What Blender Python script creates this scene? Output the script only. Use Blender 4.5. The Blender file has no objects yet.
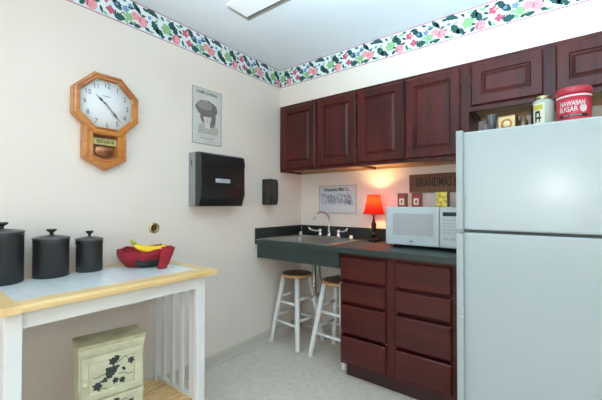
import bpy, bmesh, math, random
from mathutils import Vector, Matrix
random.seed(7)
PI = math.pi
C = bpy.context.scene.collection
SC = bpy.context.scene

# ------------------------------------------------------------------ materials
MATS = {}
def _nt(name):
    m = bpy.data.materials.new(name); m.use_nodes = True
    nt = m.node_tree
    return m, nt, nt.nodes['Principled BSDF']

def lin(c):
    return tuple(((v / 255.0) / 12.92 if v / 255.0 <= 0.04045 else ((v / 255.0 + 0.055) / 1.055) ** 2.4) for v in c) + (1.0,)

def plain(name, rgb, rough=0.5, metal=0.0, var=0.06, scale=8.0, bump=0.0, bscale=60.0, coat=0.0, spec=None, stretch=(1, 1, 1), rgb2=None):
    """procedural surface: base colour with a little noise variation and optional bump"""
    if name in MATS: return MATS[name]
    m, nt, b = _nt(name)
    c = lin(rgb)
    tc = nt.nodes.new('ShaderNodeTexCoord'); mp = nt.nodes.new('ShaderNodeMapping')
    mp.inputs['Scale'].default_value = stretch
    nt.links.new(tc.outputs['Object'], mp.inputs['Vector'])
    n = nt.nodes.new('ShaderNodeTexNoise'); n.inputs['Scale'].default_value = scale; n.inputs['Detail'].default_value = 4
    nt.links.new(mp.outputs['Vector'], n.inputs['Vector'])
    r = nt.nodes.new('ShaderNodeValToRGB')
    if rgb2 is None:
        lo = tuple(max(0, v * (1 - var)) for v in c[:3]) + (1,)
        hi = tuple(min(1, v * (1 + var)) for v in c[:3]) + (1,)
    else:
        lo, hi = c, lin(rgb2)
    r.color_ramp.elements[0].position = 0.35; r.color_ramp.elements[0].color = lo
    r.color_ramp.elements[1].position = 0.65; r.color_ramp.elements[1].color = hi
    nt.links.new(n.outputs['Fac'], r.inputs['Fac'])
    nt.links.new(r.outputs['Color'], b.inputs['Base Color'])
    b.inputs['Roughness'].default_value = rough
    b.inputs['Metallic'].default_value = metal
    if coat: b.inputs['Coat Weight'].default_value = coat; b.inputs['Coat Roughness'].default_value = 0.15
    if spec is not None: b.inputs['Specular IOR Level'].default_value = spec
    if bump:
        n2 = nt.nodes.new('ShaderNodeTexNoise'); n2.inputs['Scale'].default_value = bscale; n2.inputs['Detail'].default_value = 3
        nt.links.new(tc.outputs['Object'], n2.inputs['Vector'])
        bp = nt.nodes.new('ShaderNodeBump'); bp.inputs['Strength'].default_value = bump; bp.inputs['Distance'].default_value = 0.002
        nt.links.new(n2.outputs['Fac'], bp.inputs['Height']); nt.links.new(bp.outputs['Normal'], b.inputs['Normal'])
    MATS[name] = m
    return m

def wood(name, dark, light, axis='z', rough=0.35, scale=14.0, coat=0.2, spec=0.5):
    if name in MATS: return MATS[name]
    m, nt, b = _nt(name)
    tc = nt.nodes.new('ShaderNodeTexCoord'); mp = nt.nodes.new('ShaderNodeMapping')
    s = {'x': (0.12, 1, 1), 'y': (1, 0.12, 1), 'z': (1, 1, 0.12)}[axis]
    mp.inputs['Scale'].default_value = s
    nt.links.new(tc.outputs['Object'], mp.inputs['Vector'])
    n = nt.nodes.new('ShaderNodeTexNoise'); n.inputs['Scale'].default_value = scale; n.inputs['Detail'].default_value = 8
    n.inputs['Distortion'].default_value = 0.6
    nt.links.new(mp.outputs['Vector'], n.inputs['Vector'])
    n3 = nt.nodes.new('ShaderNodeTexNoise'); n3.inputs['Scale'].default_value = scale * 9; n3.inputs['Detail'].default_value = 4
    nt.links.new(mp.outputs['Vector'], n3.inputs['Vector'])
    mx = nt.nodes.new('ShaderNodeMath'); mx.operation = 'MULTIPLY_ADD'; mx.inputs[1].default_value = 0.35
    nt.links.new(n3.outputs['Fac'], mx.inputs[0]); nt.links.new(n.outputs['Fac'], mx.inputs[2])
    r = nt.nodes.new('ShaderNodeValToRGB')
    r.color_ramp.elements[0].position = 0.5; r.color_ramp.elements[0].color = lin(dark)
    r.color_ramp.elements[1].position = 0.85; r.color_ramp.elements[1].color = lin(light)
    nt.links.new(mx.outputs[0], r.inputs['Fac']); nt.links.new(r.outputs['Color'], b.inputs['Base Color'])
    b.inputs['Roughness'].default_value = rough
    b.inputs['Coat Weight'].default_value = coat; b.inputs['Coat Roughness'].default_value = 0.2
    b.inputs['Specular IOR Level'].default_value = spec
    MATS[name] = m
    return m

def glass(name, rgb, rough=0.05, mix=0.25):
    if name in MATS: return MATS[name]
    m, nt, b = _nt(name)
    out = nt.nodes['Material Output']
    b.inputs['Base Color'].default_value = lin(rgb); b.inputs['Roughness'].default_value = rough
    n = nt.nodes.new('ShaderNodeTexNoise'); n.inputs['Scale'].default_value = 3
    t = nt.nodes.new('ShaderNodeBsdfTransparent'); t.inputs['Color'].default_value = (1, 1, 1, 1)
    mr = nt.nodes.new('ShaderNodeMapRange'); mr.inputs['To Min'].default_value = mix * 0.95; mr.inputs['To Max'].default_value = mix * 1.05
    nt.links.new(n.outputs['Fac'], mr.inputs['Value'])
    mx = nt.nodes.new('ShaderNodeMixShader')
    nt.links.new(mr.outputs[0], mx.inputs['Fac']); nt.links.new(t.outputs[0], mx.inputs[1]); nt.links.new(b.outputs[0], mx.inputs[2])
    nt.links.new(mx.outputs[0], out.inputs['Surface'])
    MATS[name] = m
    return m

def glow(name, rgb, strength, base=(230, 230, 225)):
    m, nt, b = _nt(name)
    b.inputs['Base Color'].default_value = lin(base)
    b.inputs['Emission Color'].default_value = lin(rgb); b.inputs['Emission Strength'].default_value = strength
    MATS[name] = m
    return m

def tiles(name, tile, grout, size, origin=(0, 0), rough=0.15, line=0.02):
    m, nt, b = _nt(name)
    tc = nt.nodes.new('ShaderNodeTexCoord'); mp = nt.nodes.new('ShaderNodeMapping')
    mp.inputs['Location'].default_value = (origin[0], origin[1], 0)
    nt.links.new(tc.outputs['Object'], mp.inputs['Vector'])
    br = nt.nodes.new('ShaderNodeTexBrick'); br.offset = 0.0
    br.inputs['Scale'].default_value = 1.0 / size
    br.inputs['Brick Width'].default_value = 1.0; br.inputs['Row Height'].default_value = 1.0
    br.inputs['Mortar Size'].default_value = line; br.inputs['Mortar Smooth'].default_value = 0.1
    br.inputs['Color1'].default_value = lin(tile); br.inputs['Color2'].default_value = lin(tuple(v - 4 for v in tile)); br.inputs['Mortar'].default_value = lin(grout)
    nt.links.new(mp.outputs['Vector'], br.inputs['Vector'])
    nt.links.new(br.outputs['Color'], b.inputs['Base Color'])
    bp = nt.nodes.new('ShaderNodeBump'); bp.inputs['Strength'].default_value = 0.4; bp.inputs['Distance'].default_value = 0.001; bp.invert = True
    nt.links.new(br.outputs['Fac'], bp.inputs['Height']); nt.links.new(bp.outputs['Normal'], b.inputs['Normal'])
    b.inputs['Roughness'].default_value = rough
    MATS[name] = m
    return m

def tiles_object_fix(): pass

# ------------------------------------------------------------------ geometry helpers
def B(): return bmesh.new()

def _merge(dst, src, mi=0):
    for f in src.faces: f.material_index = mi
    me = bpy.data.meshes.new('tmp'); src.to_mesh(me); src.free()
    dst.from_mesh(me); bpy.data.meshes.remove(me)

def box(bm, x0, x1, y0, y1, z0, z1, bev=0.0, seg=2, mi=0, M=None):
    t = bmesh.new()
    bmesh.ops.create_cube(t, size=1)
    for v in t.verts:
        v.co = Vector(((x0 + x1) / 2 + v.co.x * (x1 - x0), (y0 + y1) / 2 + v.co.y * (y1 - y0), (z0 + z1) / 2 + v.co.z * (z1 - z0)))
    if bev:
        bmesh.ops.bevel(t, geom=t.edges[:], offset=bev, segments=seg, profile=0.5, affect='EDGES')
    if M is not None: t.transform(M)
    _merge(bm, t, mi)

def prism(bm, pts, a0, a1, axis='x', bev=0.0, mi=0, M=None):
    """polygon pts (2D) extruded along axis from a0 to a1. axis x: pts=(y,z); y: (x,z); z: (x,y)"""
    t = bmesh.new()
    def mk(p, a):
        return {'x': (a, p[0], p[1]), 'y': (p[0], a, p[1]), 'z': (p[0], p[1], a)}[axis]
    lo = [t.verts.new(mk(p, a0)) for p in pts]; hi = [t.verts.new(mk(p, a1)) for p in pts]
    n = len(pts)
    t.faces.new(lo[::-1]); t.faces.new(hi)
    for i in range(n): t.faces.new((lo[i], lo[(i + 1) % n], hi[(i + 1) % n], hi[i]))
    bmesh.ops.recalc_face_normals(t, faces=t.faces[:])
    if bev: bmesh.ops.bevel(t, geom=t.edges[:], offset=bev, segments=2, profile=0.5, affect='EDGES')
    if M is not None: t.transform(M)
    _merge(bm, t, mi)

def lathe(bm, prof, c=(0, 0, 0), n=32, mi=0, smooth=True, M=None):
    """prof: list of (r, z) revolved about z"""
    t = bmesh.new(); rings = []
    for r, z in prof:
        if r < 1e-6: rings.append([t.verts.new((c[0], c[1], c[2] + z))])
        else: rings.append([t.verts.new((c[0] + r * math.cos(2 * PI * k / n), c[1] + r * math.sin(2 * PI * k / n), c[2] + z)) for k in range(n)])
    for a, b in zip(rings, rings[1:]):
        for k in range(n):
            k2 = (k + 1) % n
            if len(a) == 1 and len(b) == 1: continue
            if len(a) == 1: f = t.faces.new((a[0], b[k], b[k2]))
            elif len(b) == 1: f = t.faces.new((a[k], b[0], a[k2]))
            else: f = t.faces.new((a[k], b[k], b[k2], a[k2]))
            f.smooth = smooth
    bmesh.ops.recalc_face_normals(t, faces=t.faces[:])
    if M is not None: t.transform(M)
    _merge(bm, t, mi)

def tube(bm, pts, r, n=12, mi=0, M=None, caps=True):
    """pts: list of 3D; r: radius or list"""
    P = [Vector(p) for p in pts]
    R = r if isinstance(r, (list, tuple)) else [r] * len(P)
    t = bmesh.new(); rings = []
    up = None
    for i, p in enumerate(P):
        if i == 0: d = P[1] - P[0]
        elif i == len(P) - 1: d = P[-1] - P[-2]
        else: d = (P[i + 1] - P[i]).normalized() + (P[i] - P[i - 1]).normalized()
        d.normalize()
        if up is None:
            up = Vector((0, 0, 1)) if abs(d.z) < 0.9 else Vector((1, 0, 0))
        a = d.cross(up).normalized(); b = a.cross(d).normalized(); up = b
        rings.append([t.verts.new(p + (a * math.cos(2 * PI * k / n) + b * math.sin(2 * PI * k / n)) * R[i]) for k in range(n)])
    for a, b in zip(rings, rings[1:]):
        for k in range(n):
            f = t.faces.new((a[k], a[(k + 1) % n], b[(k + 1) % n], b[k])); f.smooth = True
    if caps:
        t.faces.new(rings[0][::-1]); t.faces.new(rings[-1])
    bmesh.ops.recalc_face_normals(t, faces=t.faces[:])
    if M is not None: t.transform(M)
    _merge(bm, t, mi)

def panel_front(bm, x0, x1, z0, z1, yf, steps, mi=0):
    """raised panel front, facing -y. steps = [(inset, depth toward +y from yf), ...]; starts at the outer rim"""
    t = bmesh.new(); loops = []
    for ins, dep in steps:
        loops.append([t.verts.new(p) for p in ((x0 + ins, yf + dep, z0 + ins), (x1 - ins, yf + dep, z0 + ins), (x1 - ins, yf + dep, z1 - ins), (x0 + ins, yf + dep, z1 - ins))])
    for a, b in zip(loops, loops[1:]):
        for k in range(4): t.faces.new((a[k], a[(k + 1) % 4], b[(k + 1) % 4], b[k]))
    t.faces.new(loops[-1]); t.faces.new(loops[0][::-1])
    bmesh.ops.recalc_face_normals(t, faces=t.faces[:])
    _merge(bm, t, mi)

def flat(bm, pts, mi=0):
    """one flat polygon from 3D points"""
    vs = [bm.verts.new(p) for p in pts]
    f = bm.faces.new(vs); f.material_index = mi
    return f

def obj(name, bm, mats, parent=None, local=False):
    me = bpy.data.meshes.new(name)
    o = bpy.data.objects.new(name, me)
    C.objects.link(o)
    if parent is not None:
        if not local:
            W = Matrix.Identity(4); q = parent
            ch = []
            while q: ch.append(q); q = q.parent
            for q in reversed(ch): W = W @ q.matrix_basis
            bm.transform(W.inverted())
        o.parent = parent
    elif not local:
        xs = [v.co.x for v in bm.verts]; ys = [v.co.y for v in bm.verts]; zs = [v.co.z for v in bm.verts]
        l = Vector(((min(xs) + max(xs)) / 2, (min(ys) + max(ys)) / 2, min(zs)))
        bm.transform(Matrix.Translation(-l)); o.location = l
    bm.to_mesh(me); bm.free()
    for m in (mats if isinstance(mats, (list, tuple)) else [mats]): me.materials.append(m)
    return o

def tag(o, label, cat, group=None):
    o['label'] = label; o['category'] = cat
    if group: o['group'] = group
    return o

def thing(name, label, cat, loc, rotz=0.0, group=None):
    o = bpy.data.objects.new(name, None); C.objects.link(o)
    o.empty_display_size = 0.05
    o.location = loc; o.rotation_euler = (0, 0, rotz)
    o.matrix_basis = Matrix.Translation(loc) @ Matrix.Rotation(rotz, 4, 'Z')
    return tag(o, label, cat, group)

def struct(name, bm, mats, parent=None):
    o = obj(name, bm, mats, parent)
    o['kind'] = 'structure'
    return o

def dup(root, loc, rotz, label, group=None):
    r = root.copy(); C.objects.link(r); r.matrix_basis = Matrix.Translation(loc) @ Matrix.Rotation(rotz, 4, 'Z')
    r['label'] = label
    if group: r['group'] = group
    for ch in list(root.children):
        c = ch.copy(); C.objects.link(c); c.parent = r
        for g in ch.children:
            d = g.copy(); C.objects.link(d); d.parent = c
    return r

def text_bm(s, size, M, extrude=0.0004, squeeze=1.0, align='CENTER', font_off=0.0):
    """text as mesh; M places the text's local xy plane"""
    cu = bpy.data.curves.new('t', 'FONT'); cu.body = s; cu.size = size; cu.extrude = extrude
    cu.align_x = align; cu.align_y = 'CENTER'; cu.resolution_u = 2; cu.offset = font_off
    o = bpy.data.objects.new('t', cu); C.objects.link(o)
    dg = bpy.context.evaluated_depsgraph_get()
    me = bpy.data.meshes.new_from_object(o.evaluated_get(dg))
    bm = bmesh.new(); bm.from_mesh(me)
    bpy.data.objects.remove(o); bpy.data.meshes.remove(me); bpy.data.curves.remove(cu)
    bm.transform(M @ Matrix.Diagonal((squeeze, 1, 1, 1)))
    return bm

def facing_left_wall(x, y, z):      # text plane facing +x, reading towards +y
    return Matrix.Translation((x, y, z)) @ Matrix(((0, 0, 1, 0), (1, 0, 0, 0), (0, 1, 0, 0), (0, 0, 0, 1)))
def facing_back_wall(x, y, z):      # text plane facing -y, reading towards +x
    return Matrix.Translation((x, y, z)) @ Matrix.Rotation(PI / 2, 4, 'X')

# ------------------------------------------------------------------ palette
M_wall = plain('wall_paint', (234, 224, 212), 0.75, var=0.012, scale=3, bump=0.12, bscale=180)
M_ceil = plain('ceiling_paint', (232, 236, 238), 0.85, var=0.012, scale=3, bump=0.1, bscale=150)
M_base = plain('baseboard_vinyl', (200, 193, 180), 0.5, var=0.03)
M_cherry = wood('cherry_wood', (50, 12, 9), (84, 26, 19), 'z', 0.40, 12, 0.05, 0.3)
M_cherryh = wood('cherry_wood_horizontal', (56, 13, 9), (74, 20, 14), 'x', 0.42, 12, 0.12, 0.3)
M_rawwood = wood('unfinished_plywood', (150, 112, 78), (186, 150, 112), 'x', 0.7, 8, 0)
M_white = plain('white_paint', (232, 233, 230), 0.35, var=0.02)
M_green = plain('green_laminate', (34, 45, 42), 0.42, var=0.12, scale=90, rgb2=(42, 54, 50))
M_greend = plain('dark_green_laminate', (24, 32, 30), 0.4, var=0.1, scale=90)
M_steel = plain('brushed_steel', (176, 176, 172), 0.3, 1.0, var=0.06, scale=40, stretch=(0.1, 1, 1))
M_chrome = plain('chrome', (225, 225, 225), 0.12, 1.0, var=0.01)
M_black = plain('black_enamel', (25, 24, 25), 0.38, var=0.15)
M_bronze = plain('dark_bronze', (42, 28, 20), 0.35, 0.6, var=0.2)
M_brass = plain('brass', (196, 178, 122), 0.38, 1.0, var=0.06)
M_oak = wood('golden_oak', (158, 88, 30), (206, 134, 58), 'y', 0.3, 10, 0.4)
M_maple = wood('pale_maple', (214, 178, 116), (232, 202, 146), 'y', 0.4, 7, 0.2)
M_fridge = plain('white_fridge_enamel', (168, 177, 176), 0.22, var=0.008, bump=0.1, bscale=240)
M_gasket = plain('grey_gasket', (120, 125, 125), 0.6)

# ------------------------------------------------------------------ the room
RX, RY, H = 3.3, -4.6, 2.4587
bm = B(); box(bm, -0.1, RX + 0.1, RY - 0.1, 0.1, -0.06, 0.0)
M_floor = plain('speckled_vinyl_floor', (210, 200, 186), 0.42, scale=28, rgb2=(222, 212, 198), bump=0.05, bscale=80)
struct('floor', bm, M_floor)
bm = B(); box(bm, -0.1, RX + 0.1, RY - 0.1, 0.1, H, H + 0.06); struct('ceiling', bm, M_ceil)
bm = B(); box(bm, -0.1, 0, RY - 0.1, 0.1, 0, H); struct('wall_left', bm, M_wall)
bm = B(); box(bm, 0, RX, 0, 0.1, 0, H); struct('wall_back', bm, M_wall)
bm = B(); box(bm, RX, RX + 0.1, RY - 0.1, 0.1, 0, H); struct('wall_right', bm, M_wall)
WX0, WX1, WZ0, WZ1 = 0.75, 2.85, 0.75, 2.15
bm = B()
box(bm, 0, WX0, RY - 0.1, RY, 0, H); box(bm, WX1, RX, RY - 0.1, RY, 0, H)
box(bm, WX0, WX1, RY - 0.1, RY, 0, WZ0); box(bm, WX0, WX1, RY - 0.1, RY, WZ1, H)
struct('wall_front', bm, M_wall)
bm = B()
fw = 0.05
box(bm, WX0, WX1, RY - 0.08, RY - 0.02, WZ0, WZ0 + fw); box(bm, WX0, WX1, RY - 0.08, RY - 0.02, WZ1 - fw, WZ1)
for a in (WX0, (WX0 + WX1) / 2 - fw / 2, WX1 - fw): box(bm, a, a + fw, RY - 0.079, RY - 0.021, WZ0 + fw, WZ1 - fw)
win = struct('added_window_1', bm, M_white)  # unseen window added behind the camera to carry the frontal area light
bm = B(); box(bm, WX0 + fw, WX1 - fw, RY - 0.052, RY - 0.048, WZ0 + fw, WZ1 - fw)
struct('added_window_pane', bm, glass('added_window_glass', (220, 230, 235), 0.02, 0.08), win)
# baseboards
def baseboard(name, pts_fn):
    bm = B(); pts_fn(bm); struct(name, bm, M_base)
prof = [(0.0005, 0.0005), (0.016, 0.0005), (0.014, 0.012), (0.006, 0.03), (0.005, 0.086), (0.002, 0.094), (0.0005, 0.094)]
baseboard('baseboard_left', lambda b: prism(b, prof, RY + 0.001, -0.0005, 'y'))
baseboard('baseboard_back', lambda b: prism(b, [(-p[0], p[1]) for p in prof], 0.017, 0.82, 'x'))
# soffit above the cabinets
SY = -0.3196; Z1 = 2.1155; Z2 = 1.5097
bm = B(); box(bm, 0.0005, RX - 0.0005, SY, -0.0005, Z1, H - 0.0005); struct('trim_1', bm, M_wall)

# wallpaper border ------------------------------------------------
M_bw = plain('border_paper_white', (228, 236, 236), 0.6, var=0.02)
M_pink = plain('border_stripe_rose', (176, 84, 122), 0.6)
M_peach = plain('border_peach', (222, 128, 140), 0.6, var=0.3, scale=70, rgb2=(238, 176, 178))
M_mag = plain('border_magenta', (176, 62, 92), 0.6, var=0.3, scale=90, rgb2=(212, 110, 130))
M_teal = plain('border_leaf_teal', (22, 72, 70), 0.6, scale=120, rgb2=(34, 92, 84))
M_lgreen = plain('border_leaf_light', (118, 168, 110), 0.6, scale=120, rgb2=(160, 200, 148))
M_blue = plain('border_blue', (96, 126, 178), 0.6, scale=90, rgb2=(140, 168, 206))
BORD = [M_bw, M_pink, M_peach, M_mag, M_teal, M_lgreen, M_blue]
BH = 0.167
def border(place, length, name, phase):
    """place(u, v, lift) -> 3D point on the wall"""
    bm = B()
    def poly(pts, mi, lift):
        pts = [(min(max(u, 0.0), length), min(max(v, 0.006), BH - 0.006)) for u, v in pts]
        try: flat(bm, [place(u, v, lift) for u, v in pts], mi)
        except ValueError: pass
    def rect(u0, u1, v0, v1, mi, lift): flat(bm, [place(*p, lift) for p in ((u0, v0), (u1, v0), (u1, v1), (u0, v1))], mi)
    rect(0, length, 0, BH, 0, 0.0004)
    rect(0, length, 0.0008, 0.0065, 1, 0.0008); rect(0, length, BH - 0.0065, BH - 0.0008, 1, 0.0008)
    def leaf(cu, cv, L, W, a, mi, lift, wav=0.0, bend=0.0):
        n = 9; top = []; bot = []
        for i in range(n + 1):
            s = i / n; w = W / 2 * math.sin(PI * s ** 0.8) * (1 + wav * (1 if i % 2 else -1))
            x = (s - .5) * L; y0 = bend * L * (1 - (2 * s - 1) ** 2)
            top.append((x, y0 + w)); bot.append((x, y0 - w))
        ps = top + bot[::-1][1:-1]; ps = [(x * 1.15, y * 1.3) for x, y in ps]
        ca, sa = math.cos(a), math.sin(a)
        poly([(cu + x * ca - y * sa, cv + x * sa + y * ca) for x, y in ps], mi, lift)
    def disc(cu, cv, r, mi, lift, k=14, lob=0.0, nl=5):
        r *= 1.15
        poly([(cu + r * (1 + lob * math.cos(nl * 2 * PI * i / k)) * math.cos(2 * PI * i / k), cv + r * (1 + lob * math.cos(nl * 2 * PI * i / k)) * math.sin(2 * PI * i / k)) for i in range(k)], mi, lift)
    P = 0.52
    def motif(u0):
        V = lambda f: f * BH
        U = lambda c: u0 + c / 560 * P
        A, D, L1, L2 = 0.0012, 0.0016, 0.0020, 0.0024
        leaf(U(20), V(.80), .06, .022, -0.9, 4, A); leaf(U(38), V(.72), .05, .016, -1.1, 4, A)
        leaf(U(130), V(.80), .085, .026, -0.25, 4, A, .1, .12)
        leaf(U(70), V(.60), .03, .012, .3, 4, A); disc(U(112), V(.64), .010, 6, A, 15, .3)
        leaf(U(30), V(.14), .045, .02, .1, 4, A, .1); leaf(U(100), V(.16), .035, .015, -.4, 4, A)
        leaf(U(155), V(.36), .075, .034, -1.0, 4, A, .2); leaf(U(188), V(.24), .05, .03, -0.5, 4, A, .2)
        leaf(U(275), V(.74), .055, .034, 1.2, 4, A, .2); leaf(U(305), V(.55), .07, .03, -1.2, 4, A, .2)
        disc(U(235), V(.48), .029, 5, D, 24, .18, 6); leaf(U(330), V(.80), .04, .012, -.3, 5, A); leaf(U(160), V(.62), .03, .012, .9, 5, A)
        leaf(U(265), V(.18), .035, .018, .8, 4, A, .1); leaf(U(340), V(.42), .04, .014, .3, 4, A); leaf(U(368), V(.20), .04, .013, -1.3, 4, A)
        disc(U(15), V(.47), .022, 2, L1, 16); disc(U(62), V(.36), .027, 2, L2, 16); leaf(U(46), V(.40), .03, .006, 1.3, 3, L2 + .0002)
        disc(U(312), V(.24), .027, 2, L1, 16); leaf(U(292), V(.25), .04, .009, 1.4, 3, L2)
        disc(U(388), V(.66), .021, 3, D, 20, .22, 5); disc(U(420), V(.32), .019, 3, D, 20, .22, 4); disc(U(400), V(.68), .008, 2, L1)
        leaf(U(436), V(.74), .06, .028, -1.1, 4, A, .15); leaf(U(466), V(.58), .055, .032, -.8, 4, A, .2); disc(U(456), V(.62), .009, 6, L1, 15, .3)
        disc(U(512), V(.58), .016, 6, D, 20, .3, 5); disc(U(540), V(.78), .010, 6, D, 15, .3)
        leaf(U(478), V(.20), .06, .036, .1, 4, A, .2); leaf(U(500), V(.88), .035, .012, -.3, 4, A); leaf(U(548), V(.70), .04, .014, .2, 4, A)
        for q, (cu_, cv_, a_) in enumerate(((8, .2, .6), (80, .86, -.5), (90, .42, .9), (128, .12, .2), (205, .82, -.9), (210, .12, .4), (250, .88, .3), (348, .62, -.6), (352, .88, .1), (392, .12, -.5), (412, .86, .4), (445, .30, 1.0), (498, .40, .5), (552, .14, .3), (270, .36, -.2))):
            leaf(U(cu_), V(cv_), .030, .013, a_, 5 if q % 3 == 0 else 4, A, .1)
        disc(U(535), V(.34), .022, 5, D, 24, .2, 6); leaf(U(520), V(.14), .035, .014, -1.0, 5, A)
    u = -phase
    while u < length:
        motif(u); u += P
    return struct(name, bm, BORD)
Lb = SY - RY
border(lambda u, v, l: (l, RY + u, H - BH + v), Lb, 'trim_2', (-(RY + 1.675) * -1) % 0.52)
border(lambda u, v, l: (u, SY - l, H - BH + v), RX, 'trim_3', 0.18)

# ------------------------------------------------------------------ upper cabinets
M_hinge = plain('old_bronze_hinge', (92, 74, 50), 0.4, 0.8)
DF = SY - 0.0195        # door face
def wall_cabinet(x0, x1, z0, doors, label, hinges, full_left):
    t = thing('wall_cabinet', label, 'cabinet', ((x0 + x1) / 2, -0.16, z0), 0, 'dark cherry cabinets under the soffit')
    bm = B()
    box(bm, x0, x0 + 0.018, SY + 0.02, -0.002, z0, Z1 - 0.001); box(bm, x1 - 0.018, x1, SY + 0.02, -0.002, z0, Z1 - 0.001)
    box(bm, x0 + .018, x1 - .018, SY + 0.02, -0.002, Z1 - 0.02, Z1 - 0.001)
    obj('cabinet_body', bm, M_cherry, t)
    bm = B(); box(bm, x0 + .018, x1 - .018, SY + 0.02, -0.002, z0 + 0.018, z0 + 0.03)
    box(bm, x0 + .018, x1 - .018, -0.022, -0.002, z0, z0 + 0.018)
    obj('bottom_panel', bm, M_rawwood, t)
    # face frame
    bm = B()
    box(bm, x0, x1, SY, SY + 0.02, Z1 - 0.04, Z1 - 0.001); box(bm, x0, x1, SY, SY + 0.02, z0, z0 + 0.04)
    edges = [x0] + [v for d in doors for v in d] + [x1]
    for k in range(0, len(edges), 2):
        a, b = edges[k], edges[k + 1]
        box(bm, a if k == 0 else a - 0.01, b if k == len(edges) - 2 else b + 0.01, SY + .0003, SY + 0.0197, z0 + .04, Z1 - .04)
    obj('face_frame', bm, M_cherry, t)
    for i, (a, b) in enumerate(doors):
        zb, zt = z0 + 0.022 if z0 < 1.7 else z0 + 0.03, 2.09
        bm = B()
        fr = 0.058
        # rim, sloping lip, frame face, recess, raised panel
        panel_front(bm, a, b, zb, zt, DF, [(0, .0185), (0, .007), (.008, 0.0), (fr, 0), (fr + .005, .009), (fr + .010, .010), (fr + .026, .002), (fr + .028, .001)])
        d = obj('door', bm, M_cherry, t)
        side = hinges[i]
        if side:
            for zz in ((zb + .09), (zt - .09)):
                h = B(); hx = a if side < 0 else b
                tube(h, [(hx + .004 * side, DF + .008, zz - .022), (hx + .004 * side, DF + .008, zz + .022)], .004, 8)
                box(h, min(hx + .003 * side, hx + .011 * side), max(hx + .003 * side, hx + .011 * side), SY - .003, SY - .0005, zz - .02, zz + .02)
                obj('hinge', h, M_hinge, d)
    return t
wall_cabinet(0.004, 0.806, Z2, [(.025, .411), (.432, .797)], 'tall two-door cherry wall cabinet in the corner, touching the left wall', [-1, 1], True)
wall_cabinet(0.807, 1.600, Z2, [(.814, 1.182), (1.193, 1.553)], 'tall two-door cherry wall cabinet above the lamp and microwave', [-1, 1], False)
wall_cabinet(1.601, 2.50, 1.800, [(1.616, 1.986), (2.040, 2.44)], 'short two-door cherry wall cabinet hanging above the refrigerator', [-1, 1], False)

# ------------------------------------------------------------------ base cabinet and counter
BF = -0.60
t = thing('base_cabinet', 'dark cherry base cabinet with two columns of four drawers under the counter', 'cabinet', (1.2, -0.3, 0))
bm = B()
box(bm, .822, .84, BF + .02, -.002, .10, .875); box(bm, 1.62, 1.638, BF + .02, -.002, .10, .875)
box(bm, .84, 1.62, BF + .02, -.002, .10, .118); box(bm, .84, 1.62, -.02, -.002, .118, .875)
obj('cabinet_body', bm, M_cherry, t)
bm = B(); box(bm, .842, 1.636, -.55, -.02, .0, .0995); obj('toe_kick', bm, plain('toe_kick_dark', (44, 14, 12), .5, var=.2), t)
bm = B()
for a, b in ((.822, .845), (1.155, 1.24), (1.553, 1.638)): box(bm, a, b, BF, BF + .02, .10, .875)
for zz in ((.10, .13), (.295, .33), (.51, .545), (.665, .70), (.84, .875)):
    for a, b in ((.845, 1.155), (1.24, 1.553)): box(bm, a, b, BF + (.0002 if zz[0] < .11 or zz[1] > .87 else .022), BF + (.0198 if zz[0] < .11 or zz[1] > .87 else .040), *zz)
obj('face_frame', bm, M_cherryh, t)
for a, b in ((.831, 1.167), (1.227, 1.565)):
    for z0, z1 in ((.124, .298), (.320, .514), (.536, .669), (.691, .850)):
        bm = B()
        panel_front(bm, a, b, z0, z1, BF - .024, [(0, .0237), (0, .008), (.008, .0)])
        obj('drawer', bm, M_cherryh, t)
bm = B(); lathe(bm, [(0, 0), (.004, 0), (.0045, .003), (.003, .006), (0, .0065)], n=12, M=Matrix.Translation((.838, BF - .02, .664)) @ Matrix.Rotation(PI / 2, 4, 'X'))
b0 = obj('bumper', bm, M_white, t); b0['label'] = 'tiny white bumper dot on a drawer edge'

# counter with sink cut-out
SX0, SX1, SY0, SY1 = .075, .735, -.605, -.06
CT = .914
t = thing('countertop', 'dark green laminate countertop running along the back wall', 'countertop', (.82, -.32, .876))
bm = B()
box(bm, .002, SX0 + .015, -.626, -.002, .876, CT); box(bm, SX1 - .015, 1.642, -.626, -.002, .876, CT)
box(bm, SX0 + .015, SX1 - .015, -.626, SY0 + .015, .876, CT); box(bm, SX0 + .015, SX1 - .015, SY1 - .015, -.002, .876, CT)
prism(bm, [(-.626, .876), (-.626, CT), (-.639, CT), (-.643, CT - .004), (-.643, .876)], .002, 1.642, 'x')
obj('worktop', bm, M_green, t)
bm = B(); box(bm, .021, 1.642, -.020, -.002, CT + .0002, 1.009, .002); obj('backsplash', bm, M_greend, t)
bm = B(); box(bm, .002, .0205, -.643, -.002, CT + .0002, 1.009, .002); obj('side_splash', bm, M_greend, t)
bm = B(); box(bm, .012, .8205, -.622, -.604, .762, .8758); obj('apron', bm, M_green, t)
bm = B()
tube(bm, [(.0215, -.638, CT + .001), (.0215, -.022, CT + .001)], .0026, 6); tube(bm, [(.0225, -.0215, CT + .002), (.0225, -.0215, 1.006)], .0018, 6)
obj('caulk_line', bm, plain('white_caulk', (205, 205, 200), .5), t)

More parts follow.
